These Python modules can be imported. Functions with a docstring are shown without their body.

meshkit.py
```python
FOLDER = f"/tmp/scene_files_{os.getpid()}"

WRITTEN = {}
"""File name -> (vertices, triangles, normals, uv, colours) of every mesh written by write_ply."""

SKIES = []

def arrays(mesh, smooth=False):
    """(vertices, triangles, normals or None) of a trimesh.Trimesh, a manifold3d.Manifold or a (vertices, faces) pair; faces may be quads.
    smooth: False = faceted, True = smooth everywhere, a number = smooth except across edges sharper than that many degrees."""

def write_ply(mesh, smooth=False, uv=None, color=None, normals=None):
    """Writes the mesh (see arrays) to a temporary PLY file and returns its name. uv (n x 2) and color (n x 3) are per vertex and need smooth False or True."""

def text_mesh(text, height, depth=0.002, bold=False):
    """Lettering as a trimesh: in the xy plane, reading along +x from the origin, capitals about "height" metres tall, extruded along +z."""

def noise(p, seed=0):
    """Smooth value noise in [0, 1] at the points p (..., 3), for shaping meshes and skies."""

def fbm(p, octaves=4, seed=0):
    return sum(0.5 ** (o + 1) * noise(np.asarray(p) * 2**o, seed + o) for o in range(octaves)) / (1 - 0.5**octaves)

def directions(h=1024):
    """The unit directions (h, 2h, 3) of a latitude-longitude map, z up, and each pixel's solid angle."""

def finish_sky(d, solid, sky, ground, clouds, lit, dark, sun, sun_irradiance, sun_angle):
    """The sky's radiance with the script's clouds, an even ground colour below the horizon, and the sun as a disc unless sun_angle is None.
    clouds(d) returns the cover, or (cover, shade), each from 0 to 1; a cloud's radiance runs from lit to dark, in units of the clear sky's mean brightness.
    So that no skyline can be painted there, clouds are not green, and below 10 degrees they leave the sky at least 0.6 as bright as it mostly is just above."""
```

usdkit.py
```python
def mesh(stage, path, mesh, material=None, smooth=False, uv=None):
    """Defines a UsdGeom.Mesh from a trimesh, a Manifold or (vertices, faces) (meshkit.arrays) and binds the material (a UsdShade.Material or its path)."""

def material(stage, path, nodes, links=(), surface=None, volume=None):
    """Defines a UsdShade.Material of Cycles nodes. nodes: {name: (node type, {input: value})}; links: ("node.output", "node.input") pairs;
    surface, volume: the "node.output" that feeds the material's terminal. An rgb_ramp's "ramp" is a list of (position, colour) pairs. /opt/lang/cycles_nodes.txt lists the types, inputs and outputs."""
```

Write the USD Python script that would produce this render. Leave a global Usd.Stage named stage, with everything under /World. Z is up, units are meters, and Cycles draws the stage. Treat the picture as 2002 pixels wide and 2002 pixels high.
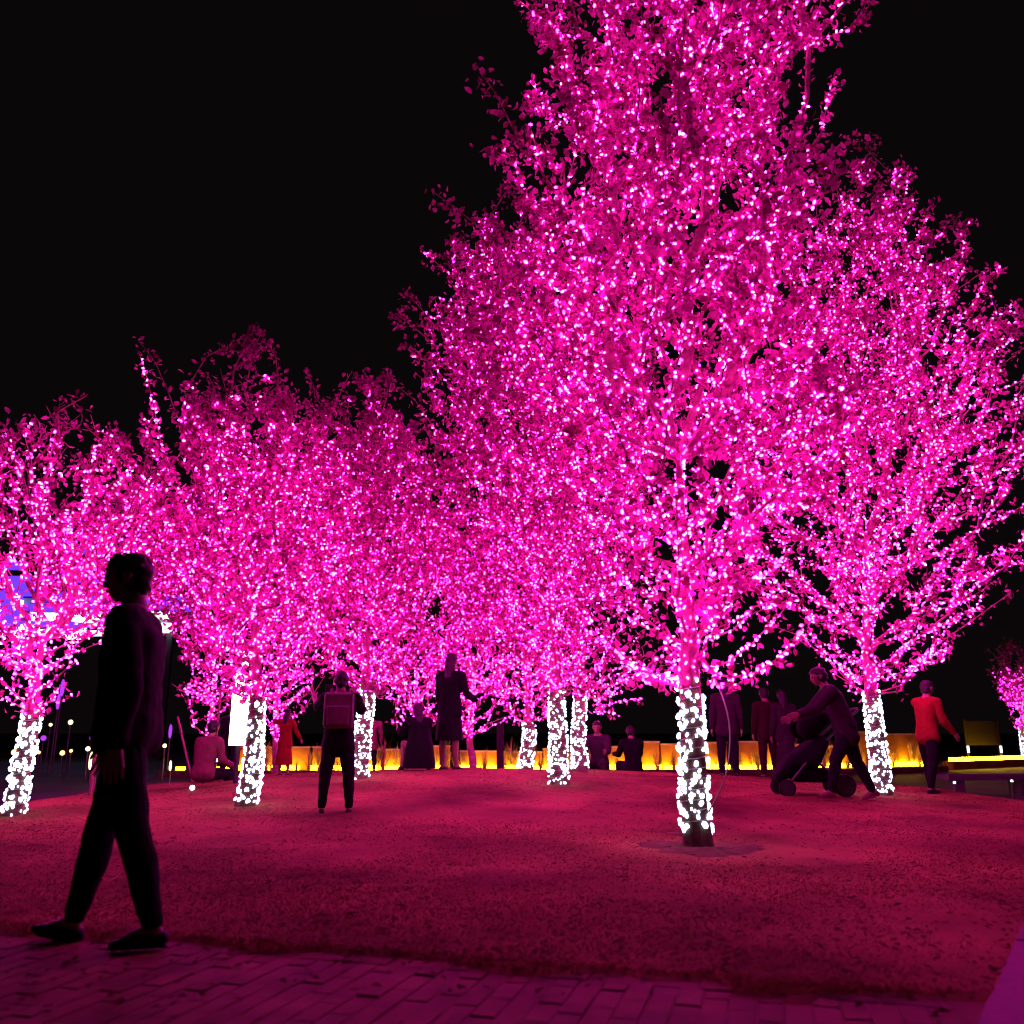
import math
import numpy as np, trimesh, manifold3d, usdkit, meshkit
from manifold3d import Manifold, Mesh as MMesh
from pxr import Usd, UsdGeom, UsdLux, UsdShade, Gf, Sdf

stage = Usd.Stage.CreateInMemory()
UsdGeom.SetStageUpAxis(stage, 'Z')
UsdGeom.SetStageMetersPerUnit(stage, 1.0)
UsdGeom.Xform.Define(stage, '/World')
UsdGeom.Scope.Define(stage, '/World/Looks')

# ------------------------------------------------------------------ camera, sky, light
CAM_H, PITCH, F = 0.88, math.radians(14.2), 1700.0 / 2002.0
cam = UsdGeom.Camera.Define(stage, '/World/camera')
cam.CreateHorizontalApertureAttr(36.0); cam.CreateVerticalApertureAttr(36.0)
cam.CreateFocalLengthAttr(36.0 * F)
cam.CreateClippingRangeAttr((0.05, 5000.0))
cam.CreateExposureAttr(0.0)
cam.CreateFStopAttr(1.8); cam.CreateFocusDistanceAttr(9.5)
xf = UsdGeom.Xformable(cam)
xf.AddTranslateOp().Set(Gf.Vec3d(0, 0, CAM_H))
xf.AddRotateXOp().Set(90.0 + math.degrees(PITCH))

SUN_EL, SUN_ROT = 0.05, math.pi          # the last trace of dusk, behind the camera
dome = UsdLux.DomeLight.Define(stage, '/World/sky')
dome.GetPrim().SetCustomDataByKey('kind', 'structure')
usdkit.material(stage, '/World/Looks/sky_look', {
    'sky': ('sky_texture', {'sky_type': 'single_scattering', 'sun_disc': False, 'sun_elevation': SUN_EL, 'sun_rotation': SUN_ROT}),
    'mixc': ('mix', {'fac': 0.97, 'color2': (0.75, 0.50, 0.62)}),
    'bg': ('background_shader', {'strength': 0.004})},
    [('sky.color', 'mixc.color1'), ('mixc.color', 'bg.color')], surface='bg.background')
UsdShade.MaterialBindingAPI.Apply(dome.GetPrim()).Bind(UsdShade.Material.Get(stage, '/World/Looks/sky_look'))
moon = UsdLux.DistantLight.Define(stage, '/World/moonlight')
moon.CreateIntensityAttr(0.002); moon.CreateAngleAttr(0.5); moon.CreateColorAttr(Gf.Vec3f(1.0, 0.95, 0.9))
moon.GetPrim().CreateAttribute('inputs:normalize', Sdf.ValueTypeNames.Bool).Set(True)
UsdGeom.Xformable(moon).AddRotateXOp().Set(90.0 - math.degrees(SUN_EL) - 25)

PINK = 1.7                                # strength of the pink bulbs
# ------------------------------------------------------------------ small helpers
used = {}
def numbered(parent, name):
    k = (parent, name); n = used.get(k, 0); used[k] = n + 1
    return f'{parent}/{name}' if n == 0 else f'{parent}/{name}_{n:03d}'

def tag(p, label=None, cat=None, group=None, kind=None):
    p = p.GetPrim() if hasattr(p, 'GetPrim') else p
    for k, v in (('label', label), ('category', cat), ('group', group), ('kind', kind)):
        if v: p.SetCustomDataByKey(k, v)
    return p

def thing(name, label, cat, loc=(0, 0, 0), rz=0.0, group=None):
    x = UsdGeom.Xform.Define(stage, numbered('/World', name))
    x.AddTranslateOp().Set(Gf.Vec3d(*map(float, loc)))
    if rz: x.AddRotateZOp().Set(math.degrees(rz))
    return tag(x, label, cat, group)

def obj(name, mesh, m, parent=None, smooth=35, label=None, kind=None):
    root = '/World' if parent is None else str(parent.GetPath())
    o = usdkit.mesh(stage, numbered(root, name), mesh, m, smooth=smooth)
    return tag(o, label=label, kind=kind)

def ref(src, loc, rz=0.0, label=None, group=None, scale=None):
    cd = src.GetCustomData()
    x = UsdGeom.Xform.Define(stage, numbered('/World', src.GetName()))
    x.AddTranslateOp().Set(Gf.Vec3d(*map(float, loc)))
    x.AddRotateZOp().Set(math.degrees(rz))
    if scale: x.AddScaleOp().Set(Gf.Vec3f(*scale))
    p = x.GetPrim()
    p.GetReferences().AddInternalReference(src.GetPath())
    p.SetInstanceable(True)
    return tag(p, label or cd['label'], cd['category'], group or cd.get('group'))

def look(name, color, rough=0.7, vary=0.25, scale=6.0, spec=0.3, island=0.0, bump=0.0, metallic=0.0):
    """A principled surface whose colour wanders with noise (and per island), with optional fine relief."""
    c = np.array(color, float)
    nodes = {'g': ('geometry', {}), 'n': ('noise_texture', {'scale': scale, 'detail': 4.0}),
             'r': ('rgb_ramp', {'ramp': [(0.3, tuple(c * (1 - vary))), (0.7, tuple(np.minimum(c * (1 + vary), 1)))]}),
             'p': ('principled_bsdf', {'roughness': rough, 'specular_ior_level': spec, 'metallic': metallic})}
    links = [('g.position', 'n.vector'), ('n.fac', 'r.fac')]
    out = 'r.color'
    if island:
        nodes['ri'] = ('rgb_ramp', {'ramp': [(0, (1 - island,) * 3), (1, (1 + island,) * 3)]})
        nodes['mx'] = ('mix', {'mix_type': 'multiply', 'fac': 1.0})
        nodes['iv'] = ('voronoi_texture', {'scale': 12.0}); nodes['is'] = ('separate_color', {})
        links += [('g.position', 'iv.vector'), ('iv.color', 'is.color'), ('is.r', 'ri.fac'), ('r.color', 'mx.color1'), ('ri.color', 'mx.color2')]
        out = 'mx.color'
    links.append((out, 'p.base_color'))
    if bump:
        nodes['n2'] = ('noise_texture', {'scale': scale * 6, 'detail': 3.0})
        nodes['b'] = ('bump', {'strength': 0.6, 'distance': bump})
        links += [('g.position', 'n2.vector'), ('n2.fac', 'b.height'), ('b.normal', 'p.normal')]
    return usdkit.material(stage, f'/World/Looks/{name}', nodes, links, surface='p.BSDF')

def glow(name, color, strength):
    return usdkit.material(stage, f'/World/Looks/{name}', {'e': ('emission', {'color': color, 'strength': strength})}, surface='e.emission')

def leaf_look(name, a, b):
    return usdkit.material(stage, f'/World/Looks/{name}', {
        'g': ('geometry', {}), 'v': ('voronoi_texture', {'scale': 14.0}), 's': ('separate_color', {}), 'r': ('rgb_ramp', {'ramp': [(0, a), (1, b)]}),
        'd': ('diffuse_bsdf', {}), 't': ('translucent_bsdf', {}), 'm': ('mix_closure', {'fac': 0.4})},
        [('g.position', 'v.vector'), ('v.color', 's.color'), ('s.r', 'r.fac'), ('r.color', 'd.color'), ('r.color', 't.color'), ('d.BSDF', 'm.closure1'), ('t.BSDF', 'm.closure2')],
        surface='m.closure')

M = {
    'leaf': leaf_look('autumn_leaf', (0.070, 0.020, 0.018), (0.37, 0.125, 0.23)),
    'litter': leaf_look('leaf_litter', (0.05, 0.035, 0.014), (0.14, 0.09, 0.04)),
    'bark': look('bark', (0.16, 0.11, 0.08), 0.9, 0.4, 14, 0.1, bump=0.01),
    'lawn': look('lawn', (0.150, 0.128, 0.034), 0.95, 0.6, 0.8, 0.05, bump=0.02),
    'blade': leaf_look('grass_blade', (0.080, 0.070, 0.018), (0.190, 0.160, 0.042)),
    'soil': look('bare_soil', (0.09, 0.072, 0.035), 0.95, 0.4, 9, 0.05, bump=0.02),
    'plaza': look('plaza_paving', (0.05, 0.05, 0.05), 0.8, 0.3, 0.7, 0.2),
    'sand': look('joint_sand', (0.100, 0.085, 0.029), 0.95, 0.2, 20),
    'kerb': look('granite', (0.075, 0.068, 0.055), 0.7, 0.15, 30, 0.3, bump=0.003),
    'wall': look('wall_panel_timber', (0.30, 0.125, 0.022), 0.75, 0.3, 2.2, 0.2, bump=0.01),
    'cap': look('wall_cap', (0.42, 0.30, 0.20), 0.7, 0.2, 5),
    'reed': look('dry_reed', (0.34, 0.24, 0.09), 0.9, 0.3, 4, 0.1, island=0.4),
    'metal': look('dark_metal', (0.05, 0.05, 0.055), 0.4, 0.1, 10, 0.5, metallic=0.6),
    'pole': look('bamboo_pole', (0.20, 0.14, 0.10), 0.6, 0.2, 8, 0.3),
    'cable': look('cable', (0.30, 0.26, 0.26), 0.5, 0.1, 10),
    'roof': look('roof_fascia', (0.25, 0.24, 0.30), 0.6, 0.1, 3),
    'board': look('notice_board', (0.008, 0.005, 0.004), 0.6, 0.3, 6),
    'skin': look('skin', (0.17, 0.10, 0.07), 0.55, 0.08, 12, 0.35),
    'hair': look('black_hair', (0.012, 0.010, 0.010), 0.6, 0.3, 60, 0.3),
    'black': look('black_cloth', (0.004, 0.004, 0.005), 0.9, 0.3, 18, 0.1),
    'navy': look('navy_cloth', (0.007, 0.007, 0.010), 0.9, 0.3, 18, 0.1),
    'pinkcloth': look('pink_cloth', (0.13, 0.04, 0.055), 0.9, 0.15, 18, 0.1),
    'redcloth': look('red_cloth', (0.14, 0.012, 0.008), 0.9, 0.15, 18, 0.1),
    'mauve': look('mauve_cloth', (0.022, 0.012, 0.018), 0.9, 0.15, 18, 0.1),
    'maroon': look('maroon_cloth', (0.020, 0.006, 0.007), 0.9, 0.15, 18, 0.1),
    'packfab': look('backpack_fabric', (0.10, 0.055, 0.06), 0.8, 0.15, 18, 0.2),
    'pale': look('pale_cloth', (0.22, 0.18, 0.20), 0.8, 0.1, 18, 0.2),
    'rubber': look('rubber', (0.008, 0.008, 0.008), 0.7, 0.1, 10),
    'eye': look('eye', (0.02, 0.015, 0.012), 0.2, 0.1, 10, 0.6),
    'lip': look('lip', (0.30, 0.12, 0.10), 0.5, 0.1, 10),
    'pinkled': usdkit.material(stage, '/World/Looks/pink_led', {'g': ('geometry', {}), 'v': ('voronoi_texture', {'scale': 16.0}), 's': ('separate_color', {}), 'r': ('rgb_ramp', {'ramp': [(0, (0.40, 0.0034, 0.24)), (0.6, (1.0, 0.0125, 0.60)), (1, (1.5, 0.0200, 0.92))]}), 'e': ('emission', {'strength': 46.0 * PINK})}, [('g.position', 'v.vector'), ('v.color', 's.color'), ('s.r', 'r.fac'), ('r.color', 'e.color')], surface='e.emission'),
    'whiteled': glow('white_led', (0.66, 0.70, 1.0), 4.0),
    'warmled': glow('warm_led', (1.0, 0.52, 0.004), 60.0),
    'warmlamp': glow('warm_lamp', (1.0, 0.80, 0.45), 3.0),
    'orangelamp': glow('orange_lamp', (1.0, 0.40, 0.10), 6.0),
    'bannerlamp': glow('banner_lamp', (1.0, 0.88, 0.62), 3.0),
    'coollamp': glow('cool_lamp', (0.80, 0.95, 1.0), 3.0),
    'violetlamp': glow('violet_lamp', (0.14, 0.035, 1.0), 1.5),
    'bluelamp': glow('blue_lamp', (0.10, 0.06, 1.0), 30.0),
    'purplelamp': glow('purple_lamp', (0.55, 0.05, 1.0), 1.0),
}
BR = [look(f'brick_tone_{i}', c, 0.85, 0.35, 3.5, 0.1, bump=0.004) for i, c in enumerate([(0.110, 0.094, 0.032), (0.103, 0.088, 0.030), (0.118, 0.100, 0.035)])]

class MB:
    """Collects vertices and faces into one mesh."""
    def __init__(s): s.v, s.f, s.n = [], [], 0
    def add(s, v, f):
        v = np.asarray(v, float); s.v.append(v); s.f.append(np.asarray(f, int) + s.n); s.n += len(v); return s
    def mesh(s, m): return s.add(m.vertices, m.faces)
    def box(s, c, size, rz=0.0, rot=None):
        b = trimesh.creation.box(size)
        if rot is not None: b.apply_transform(rot)
        if rz: b.apply_transform(trimesh.transformations.rotation_matrix(rz, [0, 0, 1]))
        b.apply_translation(c); return s.mesh(b)
    def tube(s, pts, radii, sides=6):
        p = np.asarray(pts, float); r = np.broadcast_to(radii, (len(p),))
        t = np.gradient(p, axis=0); t /= np.linalg.norm(t, axis=1, keepdims=True) + 1e-12
        a = np.cross(t, np.where(np.abs(t[:, 2:]) < 0.9, [0, 0, 1.0], [1.0, 0, 0])); a /= np.linalg.norm(a, axis=1, keepdims=True) + 1e-12
        b = np.cross(t, a); g = np.arange(sides) * 2 * np.pi / sides
        v = p[:, None] + r[:, None, None] * (np.cos(g)[None, :, None] * a[:, None] + np.sin(g)[None, :, None] * b[:, None])
        i, j = np.meshgrid(np.arange(len(p) - 1), np.arange(sides), indexing='ij')
        q = np.stack([i * sides + j, i * sides + (j + 1) % sides, (i + 1) * sides + (j + 1) % sides, (i + 1) * sides + j], -1).reshape(-1, 4)
        f = np.vstack([q[:, [0, 2, 1]], q[:, [0, 3, 2]]])
        n = len(p) * sides
        caps = [[0, k, k + 1] for k in range(1, sides - 1)] + [[n - sides, n - sides + k + 1, n - sides + k] for k in range(1, sides - 1)]
        return s.add(v.reshape(-1, 3), np.vstack([f, caps]))
    def out(s): return np.vstack(s.v), np.vstack(s.f)

def ray(px, py):
    """The direction in which the photograph shows its pixel (of 2002)."""
    u, v = (px - 1001) / 1700.0, (1001 - py) / 1700.0
    return np.array([u, math.cos(PITCH) - v * math.sin(PITCH), math.sin(PITCH) + v * math.cos(PITCH)])

# ------------------------------------------------------------------ the ground
U19 = np.array([math.sin(math.radians(16)), math.cos(math.radians(16))])   # across the paving's edge
V19 = np.array([U19[1], -U19[0]])
EDGE = np.array([0.5, 3.56])
def sstep(x, a, b):
    t = np.clip((x - a) / (b - a), 0, 1); return t * t * (3 - 2 * t)
def terrain(x, y):
    x, y = np.asarray(x, float), np.asarray(y, float)
    z = 0.30 * np.exp(-((x + 0.5) / 5.5) ** 2 - ((y - 13.5) / 4.5) ** 2)
    p = np.stack([x * 0.8, y * 0.8, 0 * x], -1)
    s = (np.stack([x, y], -1) - EDGE) @ U19
    z = z + (meshkit.fbm(p, 4, 5) - 0.5) * 0.10 * sstep(s, 0, 1.2)
    e = ((x - 0.5) / 6.9) ** 2 + ((y - 6.0) / 15.5) ** 2
    return z - 0.30 * sstep(e, 0.85, 1.12)
def spot(px, py):
    d = ray(px, py); o = np.array([0, 0, CAM_H]); t = 2.0
    while t < 60:
        p = o + d * t
        if p[2] <= max(float(terrain(p[0], p[1])), -0.15): break
        t += 0.01
    return np.array([p[0], p[1], max(float(terrain(p[0], p[1])), -0.15)])
def at(px, D):
    """The ground point D metres ahead, in the direction of the photograph's column px near the horizon."""
    d = ray(px, 1480); x = d[0] / d[1] * D
    return np.array([x, D, max(float(terrain(x, D)), -0.15)])

g = MB(); R = 600.0
g.add([(-R, -R, -0.15), (R, -R, -0.15), (R, R, -0.15), (-R, R, -0.15)], [(0, 1, 2), (0, 2, 3)])
tag(obj('ground', g.out(), M['plaza'], smooth=False), kind='structure')

xs, ys = np.concatenate([np.arange(-8.4, -3.5, .1), np.arange(-3.5, 3.5, .05), np.arange(3.5, 9, .1)]), np.concatenate([np.arange(2.4, 5.4, .05), np.arange(5.4, 24.0, 0.1)])
X, Y = np.meshgrid(xs, ys, indexing='ij')
S = (np.stack([X, Y], -1) - EDGE) @ U19
ragged = 0.02 - 0.15 * np.maximum(meshkit.fbm(np.stack([X * 2.1, Y * 2.1, 0 * X], -1), 4, 31) - 0.42, 0) / 0.3
Z = np.where(S < ragged, -0.014, terrain(X, Y) + np.where(S < 0.05, 0.006, 0.012))
Z = np.where((np.abs(X) > 6.5) & (Y < 4), np.minimum(Z, 0.0), Z)
ii, jj = np.meshgrid(np.arange(len(xs) - 1), np.arange(len(ys) - 1), indexing='ij')
k = lambda a, b: (a * len(ys) + b).ravel()
quads = np.stack([k(ii, jj), k(ii + 1, jj), k(ii + 1, jj + 1), k(ii, jj + 1)], 1)
tag(obj('lawn', (np.stack([X, Y, Z], -1).reshape(-1, 3), quads), M['lawn'], smooth=True), kind='structure')

rng = np.random.default_rng(11)
n = 300000
d_ = 3.3 * (17.0 / 3.3) ** rng.random(n)
lx = rng.uniform(-0.66, 0.66, n) * d_ * 1.02
sd = (np.stack([lx, d_], -1) - EDGE) @ U19
e_ = ((lx - 0.5) / 6.9) ** 2 + ((d_ - 6.0) / 15.5) ** 2
patch = meshkit.fbm(np.stack([lx * 0.9, d_ * 0.9, 0 * lx], -1), 3, 21)
rg_ = 0.02 - 0.15 * np.maximum(meshkit.fbm(np.stack([lx * 2.1, d_ * 2.1, 0 * lx], -1), 4, 31) - 0.42, 0) / 0.3
keep = (sd > rg_ - 0.06 + 0.10 * rng.random(n)) & (e_ < 0.95) & (patch > 0.20 + 0.30 * rng.random(n)) & (np.hypot(lx - 1.42, d_ - 7.0) > 0.38 * rng.random(n) ** 0.3)
lx, ly = lx[keep], d_[keep]; n = len(lx)
hgt = rng.uniform(0.004, 0.020, n) * (0.7 + 0.6 * patch[keep]); ang = rng.uniform(0, 2 * np.pi, n); wd = rng.uniform(0.002, 0.0045, n) * (0.8 + ly / 10)
base = np.stack([lx, ly, terrain(lx, ly) + 0.006], 1)
side = np.stack([np.cos(ang), np.sin(ang), 0 * ang], 1) * wd[:, None]
tip = base + np.stack([rng.normal(0, 0.022, n), rng.normal(0, 0.022, n), hgt], 1)
v = np.stack([base - side, base + side, tip], 1).reshape(-1, 3)
tag(obj('grass', (v, np.arange(3 * n).reshape(-1, 3)), M['blade'], smooth=False), 'short dry grass growing over the mounded lawn under the trees', 'grass', kind='stuff')

nl = 2600
fy = 3.0 * (15.0 / 3.0) ** rng.random(nl); fx = rng.uniform(-0.66, 0.66, nl) * fy
ok_ = meshkit.fbm(np.stack([fx * .7, fy * .7, 0 * fx], -1), 3, 41) > .35 + .25 * rng.random(nl)
fx, fy = fx[ok_], fy[ok_]; nl = len(fx); fa = rng.uniform(0, 2 * np.pi, nl); fs_ = rng.uniform(.012, .025, nl)
fz = np.maximum(np.where((np.stack([fx, fy], -1) - EDGE) @ U19 > 0.05, terrain(fx, fy) + 0.026, 0.008), 0.008 - 1.0 * (fy > 6))
fc = np.stack([fx, fy, fz], 1); u_ = np.stack([np.cos(fa), np.sin(fa), rng.uniform(-.3, .3, nl)], 1) * fs_[:, None]; w_ = np.stack([-np.sin(fa), np.cos(fa), rng.uniform(-.3, .3, nl)], 1) * fs_[:, None] * .6
fv = np.stack([fc - u_, fc + w_ + [0, 0, .006], fc + u_, fc - w_ + [0, 0, .004]], 1).reshape(-1, 3)
tag(obj('fallen_leaves', (fv, (np.array([(0, 1, 2), (0, 2, 3)])[None] + (np.arange(nl) * 4)[:, None, None]).reshape(-1, 3)), M['litter'], smooth=False), 'fallen leaves scattered over the lawn and the brick paving', 'leaves', kind='stuff')

# brick paving at the camera's feet
pave = thing('brick_paving', None, None); tag(pave, kind='structure')
pv = lambda a, b, z: (EDGE[0] + U19[0] * a + V19[0] * b, EDGE[1] + U19[1] * a + V19[1] * b, z)
bed = MB(); bed.add([pv(-4.2, -6, -0.006), pv(-4.2, 3.2, -0.006), pv(0.0, 3.2, -0.006), pv(0.0, -6, -0.006)], [(0, 1, 2), (0, 2, 3)])
obj('sand_bed', bed.out(), M['sand'], pave, smooth=False)
bricks = []
def brick(a, b, la, lb):
    cx, cy, _ = pv(a, b, 0)
    if cy < 2.6 or abs(cx) > 0.66 * cy + 0.1: return
    h = 0.06; t = 0.003
    lo, hi = np.array([-la / 2, -lb / 2]), np.array([la / 2, lb / 2])
    pts = []
    tz = rng.normal(0, 0.0018); ta, tb = rng.normal(0, 0.008), rng.normal(0, 0.008)
    for ins, z in ((0, -h), (0, -t), (t, 0.0)):
        for sa, sb in ((lo[0] + ins, lo[1] + ins), (hi[0] - ins, lo[1] + ins), (hi[0] - ins, hi[1] - ins), (lo[0] + ins, hi[1] - ins)):
            zz = z + tz + (sa * ta + sb * tb if z > -h else 0) - 0.002
            q = pv(a + sa, b + sb, zz); pts.append(q)
    f = [(8, 10, 9), (8, 11, 10)]
    for l in (0, 4):
        for i in range(4):
            j = (i + 1) % 4; f += [(l + i, l + 4 + j, l + j), (l + i, l + 4 + i, l + 4 + j)]
    bricks.append((cy, np.array(pts), np.array(f)))
for j in range(-60, 31):
    brick(-0.055, j * 0.2 + 0.1, 0.10, 0.192)          # the edging course
for j in range(-70, 39):
    for i in range(0, 9):
        brick(-0.115 - (j % 2) * 0.1 - 0.2 * i - 0.1 + 0.0, j * 0.089, 0.1975, 0.0835)
    if j % 2: brick(-0.115 - 0.047, j * 0.089, 0.088, 0.0835)
bricks.sort(key=lambda b: b[0])
rest = MB()
for i, (_, p, f) in enumerate(bricks):
    if i < 300: obj('brick', (p, f), BR[int(rng.integers(3))], pave, smooth=False)
    else: rest.add(p, f)
if rest.n: obj('bricks', rest.out(), BR[0], pave, smooth=False, kind='stuff')

# granite edging at the right
ed = thing('stone_edging', 'pale granite kerb stones cutting the bottom right corner of the lawn', 'kerb')
k0, kd = np.array([0.97, 2.25]), np.array([0.555, 0.832]); kn = np.array([kd[1], -kd[0]])
for i in range(6):
    c = k0 + kd * (0.45 + i * 0.91) + kn * 0.24
    mb = trimesh.creation.box((0.90, 0.44, 0.24))
    mb.apply_transform(trimesh.transformations.rotation_matrix(math.atan2(kd[1], kd[0]) + rng.normal(0, 0.004), [0, 0, 1])); mb.apply_translation((c[0], c[1], -0.035 + rng.normal(0, 0.002)))
    obj('kerb_stone', mb, M['kerb'], ed, smooth=False)

# ------------------------------------------------------------------ trees
def grow(profile, trunk_h, N, seed, lean=(0, 0), bf=0.55, extra=()):
    """Joins random points of the crown to the trunk by short, straight paths (a balanced spanning tree). Returns nodes, parents, is_trunk."""
    r = np.random.default_rng(seed)
    pz, pr = np.array(profile, float).T
    top = pz[-1]
    cum = np.concatenate([[0], np.cumsum((pr[1:] ** 2 + pr[:-1] ** 2 + pr[1:] * pr[:-1]) * np.diff(pz))])
    pts = []
    while len(pts) < N:
        z = np.interp(r.random() * cum[-1], cum, pz)
        rr = np.interp(z, pz, pr); th = r.random() * 2 * np.pi
        lump = 0.58 + 1.0 * (meshkit.noise(np.array([math.cos(th) * 2.1 + seed, math.sin(th) * 2.1, z * 1.25]), seed) - 0.25)
        q = np.array([math.cos(th), math.sin(th)]) * rr * r.random() ** 0.42 * lump
        s = (z - trunk_h) / (top - trunk_h)
        p = np.array([q[0] + lean[0] * max(s, 0), q[1] + lean[1] * max(s, 0), z])
        if meshkit.noise(p * 1.6 + seed * 3.1, 7) < 0.30 * r.random() + 0.16: continue
        pts.append(p)
    for _ in range(26):                     # upswept plumes that break the outline
        z = np.interp(r.uniform(.25, .97) * cum[-1], cum, pz); th = r.random() * 2 * np.pi; R0 = float(np.interp(z, pz, pr))
        q0 = np.array([math.cos(th) * R0 * .75 + lean[0] * max((z - trunk_h) / (top - trunk_h), 0), math.sin(th) * R0 * .75 + lean[1] * max((z - trunk_h) / (top - trunk_h), 0), z - .1])
        dr = np.array([math.cos(th) * r.uniform(.3, .8), math.sin(th) * r.uniform(.3, .8), r.uniform(.45, 1.0)]); dr /= np.linalg.norm(dr); Lp = r.uniform(.5, 1.15) * min(1, .5 + R0 * .4)
        for u in np.linspace(0, 1, 5): pts.append(q0 + dr * Lp * u + r.normal(0, .03, 3))
    pts = np.array(pts); N = len(pts)
    nt = 7
    lead_h = trunk_h + 0.22 * (top - trunk_h)
    tz = np.concatenate([np.linspace(-0.04, trunk_h, nt), np.linspace(trunk_h, lead_h, 7)[1:]])
    s = np.maximum((tz - trunk_h) / (top - trunk_h), 0)
    wob = np.cumsum(r.normal(0, 0.012, (len(tz), 2)), 0)
    trunk = np.stack([wob[:, 0] + lean[0] * s, wob[:, 1] + lean[1] * s, tz], 1); trunk[0, :2] = 0
    nodes = [*trunk]; par = [-1] + list(range(len(trunk) - 1)); path = [0.0]
    for i in range(1, len(trunk)): path.append(path[-1] + np.linalg.norm(trunk[i] - trunk[i - 1]) * 0.6)
    istr = [True] * len(trunk)
    best = np.full(N, 1e9); who = np.zeros(N, int)
    def offer(i):
        v = pts - nodes[i]; d = np.linalg.norm(v, axis=1) + 1e-9
        up = v[:, 2] / d
        c = d * (1 + 1.1 * np.maximum(0, 0.25 - up)) + bf * path[i]
        m = c < best; best[m] = c[m]; who[m] = i
    for i in range(nt - 1, len(nodes)): offer(i)
    done = np.zeros(N, bool)
    for _ in range(N):
        i = int(np.argmin(best + done * 1e9)); done[i] = True
        a = who[i]; q = pts[i]; L = np.linalg.norm(q - nodes[a])
        segs = max(1, int(L / 0.35)); prev = a
        bow = r.normal(0, 0.05 * L, 3) + np.array([0, 0, -0.05 * L])
        for s_ in range(1, segs + 1):
            t = s_ / segs
            nodes.append(nodes[a] * (1 - t) + q * t + bow * math.sin(math.pi * t)); par.append(prev); istr.append(False)
            path.append(path[prev] + L / segs); prev = len(nodes) - 1
        offer(prev)
    for chain in extra:
        c = np.array(chain, float); prev = int(np.argmin(np.linalg.norm(np.array(nodes) - c[0], axis=1)))
        for q in c:
            nodes.append(q); par.append(prev); istr.append(False); path.append(path[prev] + 0.3); prev = len(nodes) - 1
    return np.array(nodes), np.array(par), np.array(istr)

ICO = trimesh.creation.icosahedron(); OCT = (np.array([(1, 0, 0), (-1, 0, 0), (0, 1, 0), (0, -1, 0), (0, 0, 1), (0, 0, -1.0)]), np.array([(0, 2, 4), (2, 1, 4), (1, 3, 4), (3, 0, 4), (2, 0, 5), (1, 2, 5), (3, 1, 5), (0, 3, 5)]))
ICOA = (np.array(ICO.vertices) / np.linalg.norm(ICO.vertices[0]), np.array(ICO.faces))
def many(shape, P, r, rg):
    v, f = shape; n = len(P); r = np.broadcast_to(r, (n,))
    A = rg.normal(size=(n, 3, 3)); Q, _ = np.linalg.qr(A)
    V = np.einsum('nij,kj->nki', Q, v) * r[:, None, None] + P[:, None]
    return V.reshape(-1, 3), (f[None] + (np.arange(n) * len(v))[:, None, None]).reshape(-1, 3)

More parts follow.
